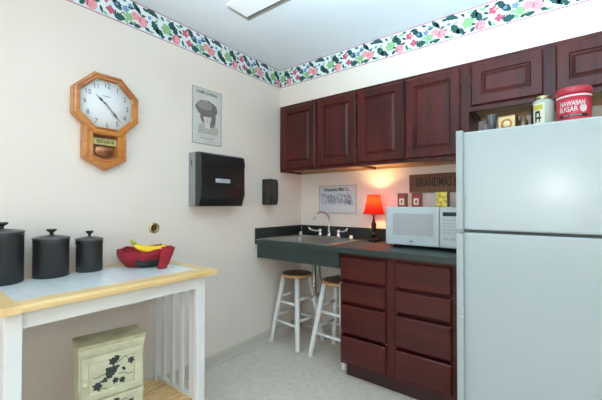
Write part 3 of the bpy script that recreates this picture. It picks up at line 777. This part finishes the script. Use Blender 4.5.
# pendulum case
yl, yr, zt_, zs, zp = cy0 - .121, cy0 + .105, 1.640, 1.465, 1.403
ZW = 1.585; ycc = (yl + yr) / 2
def pent(g, zt2):
    w_ = min(1, max(0, (g - .005) / .03)); top = zt2 * (1 - w_) + (ZW + .036 - (g - .035)) * w_ if g > .005 else zt2
    return [(yl + g, top), (yl + g, zs + g * .35), (ycc, zp + g * 1.15), (yr - g, zs + g * .35), (yr - g, top)]
bm = B(); loops = []
for g, x in ((0, .001), (0, .040), (.005, .046), (.020, .047), (.024, .040), (.036, .040), (.040, .044), (.048, .044), (.052, .020), (.053, .014)):
    loops.append([bm.verts.new((x, p[0], p[1])) for p in pent(g, zt_)])
for a, b in zip(loops, loops[1:]):
    for k in range(5): bm.faces.new((a[k], a[(k + 1) % 5], b[(k + 1) % 5], b[k]))
bm.faces.new(loops[-1]); bmesh.ops.recalc_face_normals(bm, faces=bm.faces[:])
case = obj('pendulum_case', bm, M_oak, t)
bm = B(); prism(bm, pent(.054, zt_), .0142, .016, 'x'); obj('case_back', bm, plain('case_back_dark', (128, 84, 50), .5, var=.2), case)
bm = B(); Mp = Matrix.Translation((.022, ycc, 1.512)) @ Matrix.Diagonal((1, 1.45, 1, 1)) @ Matrix.Rotation(PI / 2, 4, 'Y')
lathe(bm, [(0, -.003), (.034, -.002), (.036, 0), (.034, .003), (0, .005)], n=36, M=Mp); box(bm, .021, .023, ycc - .003, ycc + .003, 1.54, 1.585)
obj('pendulum', bm, plain('copper_pendulum', (150, 96, 66), .3, .7), case)
bm = B(); box(bm, .0325, .0335, yl + .053, yr - .053, 1.545, 1.580); obj('gold_band', bm, plain('gold_print_band', (176, 164, 92), .4, var=.2, scale=60), case)
tb = text_bm('REGULATOR', .026, facing_left_wall(.0345, ycc, 1.5635), .0003, .62, font_off=.0006); obj('lettering', tb, plain('dark_brown_print', (60, 40, 24), .5), case)

# poster: vintage magazine cover with a portrait
t = thing('vintage_poster', 'faded vintage magazine cover poster of a woman in a large fur hat', 'poster', (.001, -1.13, 1.65))
py0, py1, pz0, pz1 = -1.259, -1.003, 1.654, 2.059
pc = (py0 + py1) / 2
bm = B(); box(bm, .001, .004, py0, py1, pz0, pz1); obj('print_sheet', bm, plain('aged_paper', (206, 205, 198), .5, var=.05, scale=10), t)
bm = B()
for a in (py0, py1 - .003): box(bm, .0035, .006, a, a + .003, pz0, pz1)
for a in (pz0, pz1 - .003): box(bm, .0035, .006, py0, py1, a, a + .003)
obj('edge', bm, plain('poster_edge', (146, 146, 140), .4), t)
def blob(bm, u, v, ru, rv, x, n=28, wob=0.0, seed=1, mi=0, a0=0, a1=2 * PI):
    rn = random.Random(seed)
    flat(bm, [(x, pc + u + ru * (1 + wob * (rn.random() - .5)) * math.cos(a0 + (a1 - a0) * k / n), pz0 + v + rv * (1 + wob * (rn.random() - .5)) * math.sin(a0 + (a1 - a0) * k / n)) for k in range(n)], mi)
bm = B()
flat(bm, [(.0044, pc + u, pz0 + v) for u, v in ((-.085, .075), (.095, .075), (.10, .12), (.06, .16), (.02, .175), (-.03, .165), (-.075, .13))], 0)
blob(bm, .040, .195, .034, .070, .0048, wob=.25, seed=5, mi=1)
blob(bm, -.038, .215, .024, .055, .0048, wob=.25, seed=6, mi=1)
flat(bm, [(.0050, pc + u, pz0 + v) for u, v in ((-.022, .12), (.022, .115), (.024, .165), (-.02, .165))], 2)
blob(bm, .0, .195, .034, .045, .0052, mi=2)
blob(bm, -.006, .262, .096, .060, .0056, n=44, wob=.12, seed=9, mi=1)
blob(bm, -.02, .285, .066, .036, .0058, n=40, wob=.15, seed=11, mi=3)
for u in (-.013, .014): blob(bm, u, .202, .006, .0028, .0056, n=10, mi=4); blob(bm, u, .211, .008, .0015, .0056, n=10, mi=4)
flat(bm, [(.0056, pc + u, pz0 + v) for u, v in ((-.001, .198), (.004, .180), (-.003, .180))], 3)
blob(bm, .001, .170, .008, .003, .0056, n=12, mi=4)
obj('portrait', bm, [plain('ink_mid', (176, 172, 162), .6, var=.12, scale=50), plain('ink_fur', (108, 99, 95), .6, var=.2, scale=90), plain('ink_face', (214, 208, 200), .6), plain('ink_fur_light', (142, 135, 128), .6, var=.2, scale=80), plain('ink_dark', (70, 64, 62), .6)], t)
M_ink = plain('poster_ink', (84, 86, 82), .6)
tb = text_bm('HOME JOURNAL', .032, facing_left_wall(.0042, pc, pz1 - .030), .0002, .80, font_off=.0008); obj('title', tb, M_ink, t)
bm = text_bm('NEW FALL STYLES', .017, facing_left_wall(.0042, pc, pz0 + .042), .0002, .9)
for v_ in (.060, .022): box(bm, .0041, .0045, py0 + .03, py1 - .03, pz0 + v_, pz0 + v_ + .0015)
obj('caption', bm, M_ink, t)

# paper towel dispenser
t = thing('paper_towel_dispenser', 'black and grey wall-mounted paper towel dispenser below the poster', 'dispenser', (.001, -1.08, 1.195))
y0, y1 = -1.283, -.890
bm = B(); prism(bm, [(.0003, 1.574), (.075, 1.574), (.075, 1.198), (.0003, 1.198)], y0, y1, 'y', .001); obj('housing', bm, plain('dispenser_grey', (136, 138, 140), .4, var=.03), t)
cover = [(.0755, 1.574), (.125, 1.572), (.142, 1.560), (.146, 1.50), (.146, 1.33), (.136, 1.25), (.118, 1.200), (.0755, 1.198)]
M_smoke = plain('smoked_black_plastic', (24, 24, 25), .28, var=.08, coat=.15)
bm = B(); prism(bm, cover, y0 + .001, y1 - .001, 'y', .003); cv = obj('cover', bm, M_smoke, t)
bm = B(); box(bm, .1465, .1485, -1.165, -1.035, 1.366, 1.394, .0006, 1); lb = obj('name_label', bm, plain('label_light_grey', (178, 182, 184), .35), cv)
tb = text_bm('TowelMate', .014, facing_left_wall(.1487, -1.10, 1.38), .0002, 1.1); obj('label_text', tb, M_num, lb)
bm = B(); prism(bm, [(.146, 1.545), (.154, 1.540), (.156, 1.50), (.147, 1.47)], y1 - .030, y1 - .006, 'y', .002); prism(bm, [(.145, 1.33), (.152, 1.32), (.152, 1.28), (.139, 1.25)], y1 - .03, y1 - .004, 'y', .002)
obj('latch', bm, M_black, cv)
bm = B(); box(bm, .030, .038, y0 - .0012, y0 + .001, 1.48, 1.52); obj('key_slot', bm, M_black, t)
bm = B(); box(bm, .1463, .1475, y1 - .085, y1 - .050, 1.352, 1.358); bm2 = None
obj('cover_mark', bm, M_num, cv)
# soap dispenser
t = thing('soap_dispenser', 'small black soap dispenser on the left wall beside the corner', 'dispenser', (.001, -.50, 1.205))
y0, y1 = -.560, -.448
bm = B(); prism(bm, [(.001, 1.431), (.05, 1.431), (.05, 1.21), (.001, 1.21)], y0 + .004, y1 - .004, 'y', .004); obj('mount', bm, M_black, t)
bm = B(); prism(bm, [(y0 + .008, 1.433), (y1 - .012, 1.430), (y1, 1.40), (y1, 1.25), (y1 - .014, 1.207), (y0 + .010, 1.205), (y0, 1.24), (y0, 1.41)], .0505, .098, 'x', .007); cv = obj('cover', bm, M_smoke, t)
bm = B(); box(bm, .0975, .1035, -.545, -.463, 1.215, 1.262, .004); obj('push_bar', bm, M_black, cv)
bm = B(); box(bm, .0975, .0995, -.511, -.497, 1.29, 1.40, .0006, 1); obj('sight_window', bm, plain('grey_window', (70, 72, 72), .2), cv)
# round brass wall fitting
t = thing('brass_wall_plate', 'round brass fitting with dark centre on the left wall above the fruit', 'fitting', (.001, -1.533, 1.035))
Mo = Matrix.Translation((.001, -1.533, 1.061)) @ Matrix.Rotation(PI / 2, 4, 'Y')
bm = B(); lathe(bm, [(0, 0), (.034, 0), (.034, .003), (.030, .007), (.020, .008), (.018, .004), (0, .004)], n=32, M=Mo); obj('rose', bm, M_brass, t)
bm = B(); lathe(bm, [(0, .004), (.013, .004), (.013, .012), (.009, .015), (0, .015)], n=24, M=Mo); obj('centre_knob', bm, plain('dark_brass', (86, 76, 50), .35, .7), t)

# ------------------------------------------------------------------ tiled table
TZ = .865
t = thing('tiled_table', 'white kitchen table with tiled top, maple edge and slatted ends', 'table', (.31, -1.95, 0))
tx0, tx1, ty0, ty1 = .022, .598, -2.415, -1.497
ix0, ix1, iy0, iy1 = .085, .512, -2.324, -1.565
M_tile = tiles('white_glazed_tile', (232, 240, 242), (214, 222, 224), .108, (-.054 + .0, 0), .18)
bm = B(); box(bm, ix0, ix1, iy0, iy1, TZ - .02, TZ - .0005); obj('tile_top', bm, M_tile, t)
e = .006
bm = B()
prism(bm, [(ix1, TZ - .028), (ix1, TZ), (tx1 - e, TZ), (tx1 - .001, TZ - .004), (tx1, TZ - .012), (tx1 - .003, TZ - .024), (tx1 - e, TZ - .028)], iy0, iy1, 'y')
obj('front_edging', bm, M_maple, t); bm = B()
prism(bm, [(ix0, TZ - .028), (ix0, TZ), (tx0 + e, TZ), (tx0, TZ - .006), (tx0, TZ - .028)][::-1], iy0, iy1, 'y')
obj('back_edging', bm, M_maple, t)
for a, b, s in ((iy1, ty1, 1), (ty0, iy0, -1)):
    bm = B()
    q0, q1 = (a, b) if s > 0 else (b, a)
    q = [(q0, TZ - .028), (q0, TZ), (q1 - s * e, TZ), (q1 - s * .001, TZ - .004), (q1, TZ - .012), (q1 - s * .003, TZ - .024), (q1 - s * e, TZ - .028)]
    prism(bm, q, tx0, tx1, 'x', 0)
    obj('end_edging', bm, wood('pale_maple_cross', (214, 176, 114), (230, 198, 142), 'x', .4, 7, .2), t)
lx0, lx1 = .098, .548       # leg outer x
lyA, lyB = -2.360, -1.540
LW = .036
LY = .05
apz0, apz1 = TZ - .098, TZ - .0282
for X in (lx0, lx1 - LW):
    for Y in (lyA, lyB - LY):
        bm = B(); box(bm, X, X + LW, Y, Y + LY, 0, apz1, .003); obj('leg', bm, M_white, t)
for nm, a in (('apron', (lx1 - .034, lx1 - .012, lyA + LY, lyB - LY)), ('apron', (lx0 + .012, lx0 + .034, lyA + LY, lyB - LY)), ('apron', (lx0 + LW, lx1 - LW, lyB - .036, lyB - .014)), ('apron', (lx0 + LW, lx1 - LW, lyA + .014, lyA + .036))):
    bm = B(); box(bm, *a, apz0, apz1, .001, 1); obj(nm, bm, M_white, t)
SHZ = .170
for yy in (lyB - .036, lyA + .014):
    bm = B(); box(bm, lx0 + LW, lx1 - LW, yy, yy + .022, SHZ - .035, SHZ + .012, .002); obj('bottom_rail', bm, M_white, t)
    for k in range(4):
        xc = lx0 + LW + (lx1 - lx0 - 2 * LW) * (k + .5) / 4
        bm = B(); box(bm, xc - .017, xc + .017, yy + .003, yy + .019, SHZ + .012, apz0, .002); obj('end_slat', bm, M_white, t)
M_slat = wood('pine_slat', (206, 164, 108), (234, 200, 146), 'y', .5, 8, .1)
n = 10
for k in range(n):
    w = (lx1 - lx0 - .01) / n; xa = lx0 + .005 + k * w
    bm = B(); ya, yb = (lyA + LY + .001, lyB - LY - .001) if k in (0, n - 1) else (lyA + .0365, lyB - .0365)
    box(bm, xa + .011, xa + w - .011, ya, yb, SHZ - .016, SHZ, .002); obj('shelf_slat', bm, M_slat, t)
for yy in (-2.15, -1.75):
    bm = B(); box(bm, lx0 + .01, lx1 - .01, yy - .02, yy + .02, SHZ - .032, SHZ - .0162); obj('shelf_batten', bm, M_slat, t)

# canisters
M_can = plain('black_matte_canister', (24, 22, 22), .5, var=.1)
M_lid = plain('dark_grey_lid', (84, 85, 86), .35, .5, var=.05)
def canister(x, y, r, h, label):
    t = thing('storage_canister', label, 'canister', (x, y, TZ), 0, 'black canisters on the tiled table')
    bm = B(); lathe(bm, [(0, 0), (r - .004, 0), (r, .004), (r, h - .022), (r + .0015, h - .018), (r + .0015, h - .004), (r, h - .002), (0, h - .002)], (x, y, TZ), 48); obj('canister_body', bm, M_can, t)
    bm = B(); lathe(bm, [(r + .001, h - .002), (r + .004, h), (r + .004, h + .004), (r, h + .007), (r * .6, h + .014), (r * .25, h + .017), (0, h + .017)], (x, y, TZ), 48); l = obj('lid', bm, M_lid, t)
    k = r / .07
    bm = B(); lathe(bm, [(0, 0), (.009 * k, 0), (.007 * k, .006), (.008 * k, .012), (.018 * k, .020), (.021 * k, .025), (.019 * k, .029), (0, .030)], (x, y, TZ + h + .0165), 28); obj('knob', bm, M_can, l)
canister(.112, -2.292, .078, .222, 'largest of the black canisters, at the left end of the tiled table')
canister(.110, -2.108, .072, .182, 'middle-sized black canister between the largest and the smallest')
canister(.108, -1.942, .060, .163, 'smallest black canister, the one nearest the red bowl')

# red fabric bowl (local x axis = its long axis)
bx_, by_ = .200, -1.680
BA = math.radians(38)
t = thing('fruit_bowl', 'red cloth-lined fruit bowl with black base on the tiled table', 'bowl', (bx_, by_, TZ), BA)
bm = B(); lathe(bm, [(0, 0), (.070, 0), (.078, .004), (.096, .024), (.112, .056), (.110, .058), (.092, .026), (.068, .008), (0, .007)], n=40)
obj('bowl_base', bm, M_black, t, True)
M_cloth = plain('red_cloth', (134, 18, 32), .9, var=.14, scale=25, bump=.5, bscale=300)
bm = B(); nu, nv = 80, 14
def cloth(u, v, th):
    a = 2 * PI * u / nu; s = v / nv
    ca = math.cos(a)
    rx = .150 if ca < 0 else .132
    k = 2.6
    rt = 1 / ((abs(ca) / rx) ** k + (abs(math.sin(a)) / .118) ** k) ** (1 / k)
    low = .62 + .10 * max(0, -ca)
    r = rt * (low + (1 - low) * math.sin(min(1, s * 1.25) * PI / 2))
    z0 = .004 + .022 * max(0, math.cos(a + .55)) ** 1.5
    zt = .092 + .006 * math.cos(2 * a) + .008 * max(0, ca) + .004 * math.sin(7 * a + .6)
    z = z0 + (zt - z0) * s
    r += .0035 * math.sin(9 * a + 2 * s) * s
    if th: r -= .006; z += .003
    return Vector((r * math.cos(a), r * math.sin(a), z))
for th in (0, 1):
    g = [[bm.verts.new(cloth(u, v, th)) for u in range(nu)] for v in range(nv + 1)]
    for v in range(nv):
        for u in range(nu):
            f = bm.faces.new((g[v][u], g[v][(u + 1) % nu], g[v + 1][(u + 1) % nu], g[v + 1][u])); f.smooth = True
    if th == 0: rim = g[-1]
    else:
        for u in range(nu): bm.faces.new((rim[u], rim[(u + 1) % nu], g[-1][(u + 1) % nu], g[-1][u]))
        bm.faces.new(g[0])
bmesh.ops.recalc_face_normals(bm, faces=bm.faces[:])
obj('cloth_liner', bm, M_cloth, t, True)
def flap(c, name='cloth_flap', bulge=.010):
    """thick curved cloth patch through corners c = TL, TR, BR, BL (local)"""
    bm = B(); c = [Vector(p) for p in c]; nn = 8
    nrm = (c[1] - c[0]).cross(c[3] - c[0]).normalized()
    G = [[c[0].lerp(c[1], i / nn).lerp(c[3].lerp(c[2], i / nn), j / nn) - nrm * (bulge * math.sin(PI * i / nn) * .6 + bulge * math.sin(PI * j / nn)) for i in range(nn + 1)] for j in range(nn + 1)]
    F = [[bm.verts.new(p) for p in r] for r in G]; K = [[bm.verts.new(p + nrm * .007) for p in r] for r in G]
    for S in (F, K):
        for j in range(nn):
            for i in range(nn): f = bm.faces.new((S[j][i], S[j][i + 1], S[j + 1][i + 1], S[j + 1][i])); f.smooth = True
    def edge(l1, l2):
        for i in range(nn): bm.faces.new((l1[i], l1[i + 1], l2[i + 1], l2[i]))
    edge(F[0], K[0]); edge(F[-1], K[-1]); edge([r[0] for r in F], [r[0] for r in K]); edge([r[-1] for r in F], [r[-1] for r in K])
    bmesh.ops.recalc_face_normals(bm, faces=bm.faces[:])
    obj(name, bm, M_cloth, t, True)
flap([(.122, -.095, .118), (.178, -.050, .112), (.150, -.098, .004), (.112, -.122, .004)])
flap([(-.085, .108, .094), (.035, .112, .108), (.030, .128, .040), (-.080, .125, .035)])
# banana bunch
t = thing('banana_bunch', 'bunch of ripe yellow bananas lying in the red bowl', 'bananas', (bx_, by_, TZ), BA)
M_ban = plain('banana_yellow', (226, 180, 20), .45, var=.12, scale=18, rgb2=(240, 204, 40))
M_bst = plain('banana_stem_green', (150, 150, 40), .5, var=.1)
root = Vector((-.058, -.045, .128))
for k, (dy, dz, L) in enumerate(((.058, -.004, .165), (.030, .004, .175), (-.002, -.002, .178))):
    pts = []; rs = []
    for i in range(13):
        s = i / 12
        p = root + Vector((L * s, dy * math.sin(PI * min(1, s * .85)) + dy * .2 * s, -.030 * math.sin(PI * min(1, s * 1.0)) ** .7 - .012 * s + dz * s))
        pts.append(p); rs.append(.0045 + .0135 * math.sin(PI * min(max((s - .02) / .98, 0), 1)) ** .5 if 0 < i < 12 else .004)
    bm = B(); tube(bm, pts, rs, 8); obj('banana', bm, M_ban, t, True)
bm = B(); tube(bm, [root + Vector((.012, .004, -.006)), root + Vector((-.004, 0, .008)), root + Vector((-.010, 0, .022))], [.012, .009, .007], 8); obj('stem', bm, M_bst, t, True)

# ------------------------------------------------------------------ cream painted cabinet under the table
M_cream = plain('cream_distressed_paint', (184, 180, 148), .55, scale=16, rgb2=(202, 198, 168), bump=.15, bscale=60)
M_creamtop = plain('cream_worn_top', (158, 146, 112), .55, scale=12, rgb2=(182, 172, 140), bump=.15, bscale=60)
t = thing('painted_cabinet', 'small cream painted cabinet with dark grape vines standing under the table', 'cabinet', (.393, -1.956, SHZ + .0005), -.18)
# local: front faces +x, width along y
hw, d0, d1, hh = .131, -.074, .066, .432
bm = B(); box(bm, d0, d1, -hw, hw, 0, hh - .046, .002); obj('cabinet_body', bm, M_cream, t, True)
bm = B(); box(bm, d0 - .002, d1 + .005, -hw - .0015, hw + .0015, hh - .045, hh - .030, .001); box(bm, d0 - .002, d1 + .010, -hw - .003, hw + .003, hh - .030, hh - .0165, .0015); obj('cornice', bm, M_cream, t, True)
bm = B(); box(bm, d0 - .002, d1 + .013, -hw - .005, hw + .005, hh - .0165, hh, .002); obj('top_board', bm, M_creamtop, t, True)
M_vine = plain('dark_green_leaf_paint', (38, 46, 42), .6, var=.25, scale=60)
def front_panel(z0, z1, name):
    bm = B(); tt = bmesh.new()
    panel_front(tt, -hw + .008, hw - .008, z0, z1, 0, [(0, 0), (0, -.008), (.002, -.010), (.026, -.010), (.030, -.006), (.034, -.006), (.040, -.009)])
    tt.transform(Matrix.Translation((d1, 0, 0)) @ Matrix.Rotation(PI / 2, 4, 'Z')); _merge(bm, tt)
    d = obj(name, bm, M_cream, t, True)
    bm = B(); lathe(bm, [(0, 0), (.006, 0), (.005, .006), (.011, .011), (.012, .016), (.008, .020), (0, .021)], n=18, M=Matrix.Translation((d1 + .010, -hw + .022, z0 + (z1 - z0) * .45)) @ Matrix.Rotation(PI / 2, 4, 'Y')); obj('knob', bm, M_cream, d, True)
    return d
def vine(d, zc, flip=1):
    X = d1 + .0098; rn = random.Random(5)
    bm = B()
    def disc(u, v, r, lob=0.0, nl=5, k=18, a=0.0, sq=1.0):
        flat(bm, [(X + rn.random() * .0008, u + r * (1 + lob * math.cos(nl * 2 * PI * i / k)) * math.cos(2 * PI * i / k + a), zc + v + sq * r * (1 + lob * math.cos(nl * 2 * PI * i / k)) * math.sin(2 * PI * i / k + a)) for i in range(k)])
    def leafg(u, v, s, a):
        ps = [(0, -1.25), (.35, -.55), (.95, -.35), (.62, .15), (.9, .75), (.3, .65), (0, 1.0), (-.3, .65), (-.9, .75), (-.62, .15), (-.95, -.35), (-.35, -.55)]
        ca, sa = math.cos(a), math.sin(a)
        s *= .88
        flat(bm, [(X + .0004, u + s * (x * ca - y * sa), zc + v + s * (x * sa + y * ca)) for x, y in ps])
    leafg(-.002, .052, .023, .1); leafg(.012, .062, .018, -.4); leafg(.072, .036, .019, .1); leafg(-.062, -.040, .024, .3); leafg(.008, -.036, .017, -.5); leafg(.036, -.042, .017, .5)
    for row, c0, n_ in ((0, 0, 5), (1, 0, 4), (2, 0, 4), (3, 0, 3), (4, 0, 2)):
        for k in range(n_): disc(-.004 + (k - (n_ - 1) / 2) * .011 - row * .003, .024 - row * .0095, .0068, k=10)
    for u, v in ((-.034, -.016), (-.042, -.024), (-.030, -.026), (.044, .004), (.040, .010)): disc(u, v, .0065, k=10)
    for pts in (((.01, .04), (.03, .05), (.045, .062), (.06, .055)), ((.02, -.01), (.045, -.012), (.06, -.024), (.078, -.022)), ((-.02, -.0), (-.045, .004), (-.07, -.004), (-.08, .004)), ((-.05, -.05), (-.03, -.058), (-.022, -.066))):
        tube(bm, [(X, u, zc + v) for u, v in pts], .0013, 5)
    obj('painted_vine', bm, M_vine, d, True)
dA = front_panel(.190, .378, 'door'); vine(dA, .286)
dB = front_panel(.008, .182, 'door'); vine(dB, .095)

# ------------------------------------------------------------------ ceiling light
def ceiling_light(x0, x1, y0, y1, label, strength):
    t = thing('ceiling_light', label, 'ceiling light', ((x0 + x1) / 2, (y0 + y1) / 2, H - .085), 0, 'ceiling light boxes')
    bm = B(); L = []
    for g, z in ((0, H - .001), (0, H - .004), (.055, H - .030), (.06, H - .032)):
        L.append([bm.verts.new(p) for p in ((x0 + g, y0 + g, z), (x1 - g, y0 + g, z), (x1 - g, y1 - g, z), (x0 + g, y1 - g, z))])
    for a, b in zip(L, L[1:]):
        for k in range(4): bm.faces.new((a[k], a[(k + 1) % 4], b[(k + 1) % 4], b[k]))
    bm.faces.new(L[0]); bmesh.ops.recalc_face_normals(bm, faces=bm.faces[:])
    obj('light_housing', bm, plain('beige_metal_housing', (176, 168, 158), .5), t)
    bm = B(); box(bm, x0 + .075, x1 - .075, y0 - .07, y1 - .085, H - .046, H - .0325, .004)
    obj('diffuser', bm, glow('diffuser_glow', (225, 240, 255), strength), t)
ceiling_light(.400, 1.62, -1.275, -1.092, 'rectangular ceiling light box with pale diffuser at the top of the picture', 0.18)

# ------------------------------------------------------------------ lights
def area(name, loc, rot, sx, sy, power, color):
    l = bpy.data.lights.new(name, 'AREA'); l.shape = 'RECTANGLE'; l.size = sx; l.size_y = sy; l.energy = power; l.color = color
    o = bpy.data.objects.new(name, l); C.objects.link(o); o.location = loc; o.rotation_euler = rot
    return o
area('added_window_fill', ((WX0 + WX1) / 2, RY - .11, (WZ0 + WZ1) / 2), (PI / 2, 0, 0), WX1 - WX0, WZ1 - WZ0, 46, (.98, .98, .98))  # added soft fill from behind the camera, placed just outside the added window
fl = bpy.data.lights.new('bounce_flash', 'SPOT'); fl.energy = 560; fl.color = (.58, .83, 1.0); fl.shadow_soft_size = .05; fl.spot_size = math.radians(124); fl.spot_blend = .8
o = bpy.data.objects.new('bounce_flash', fl); C.objects.link(o); o.location = (2.03, -2.68, 1.40); o.rotation_euler = Vector((-.05, .42, 1.0)).to_track_quat('-Z', 'Y').to_euler()
fl = bpy.data.lights.new('camera_flash', 'POINT'); fl.energy = 11; fl.color = (.95, .97, 1.0); fl.shadow_soft_size = .03
o = bpy.data.objects.new('camera_flash', fl); C.objects.link(o); o.location = (2.03, -2.66, 1.36)
pl = bpy.data.lights.new('lamp_bulb', 'POINT'); pl.energy = 8; pl.color = (1.0, .74, .34); pl.shadow_soft_size = .02
o = bpy.data.objects.new('lamp_bulb', pl); C.objects.link(o); o.location = (lx, ly, LZ + .325)

w = bpy.data.worlds.new('world'); SC.world = w; w.use_nodes = True
bg = w.node_tree.nodes['Background']
sky = w.node_tree.nodes.new('ShaderNodeTexSky'); sky.sky_type = 'HOSEK_WILKIE' if False else 'PREETHAM'
w.node_tree.links.new(sky.outputs[0], bg.inputs[0]); bg.inputs[1].default_value = .5

# ------------------------------------------------------------------ camera
f = 333.331; yaw, pitch, roll = .661708, .0132987, .0002961
fwd = Vector((-math.sin(yaw) * math.cos(pitch), math.cos(yaw) * math.cos(pitch), math.sin(pitch)))
r = Vector((math.cos(yaw), math.sin(yaw), 0)); u = r.cross(fwd)
r2 = r * math.cos(roll) + u * math.sin(roll); u2 = -r * math.sin(roll) + u * math.cos(roll)
cam = bpy.data.cameras.new('camera'); cam.sensor_fit = 'HORIZONTAL'; cam.sensor_width = 36; cam.lens = f * 36 / 602; cam.clip_start = .02
co = bpy.data.objects.new('camera', cam); C.objects.link(co)
Mc = Matrix((( r2.x, u2.x, -fwd.x, 2.05635), (r2.y, u2.y, -fwd.y, -2.6409), (r2.z, u2.z, -fwd.z, 1.21177), (0, 0, 0, 1)))
co.matrix_world = Mc
SC.camera = co
SC.view_settings.view_transform = 'Standard'; SC.view_settings.look = 'None'; SC.view_settings.gamma = 1; SC.view_settings.use_curve_mapping = False
SC.view_settings.exposure = -0.04
SC.cycles.use_denoising = True
SC.cycles.max_bounces = 8
SC.cycles.sample_clamp_indirect = 4
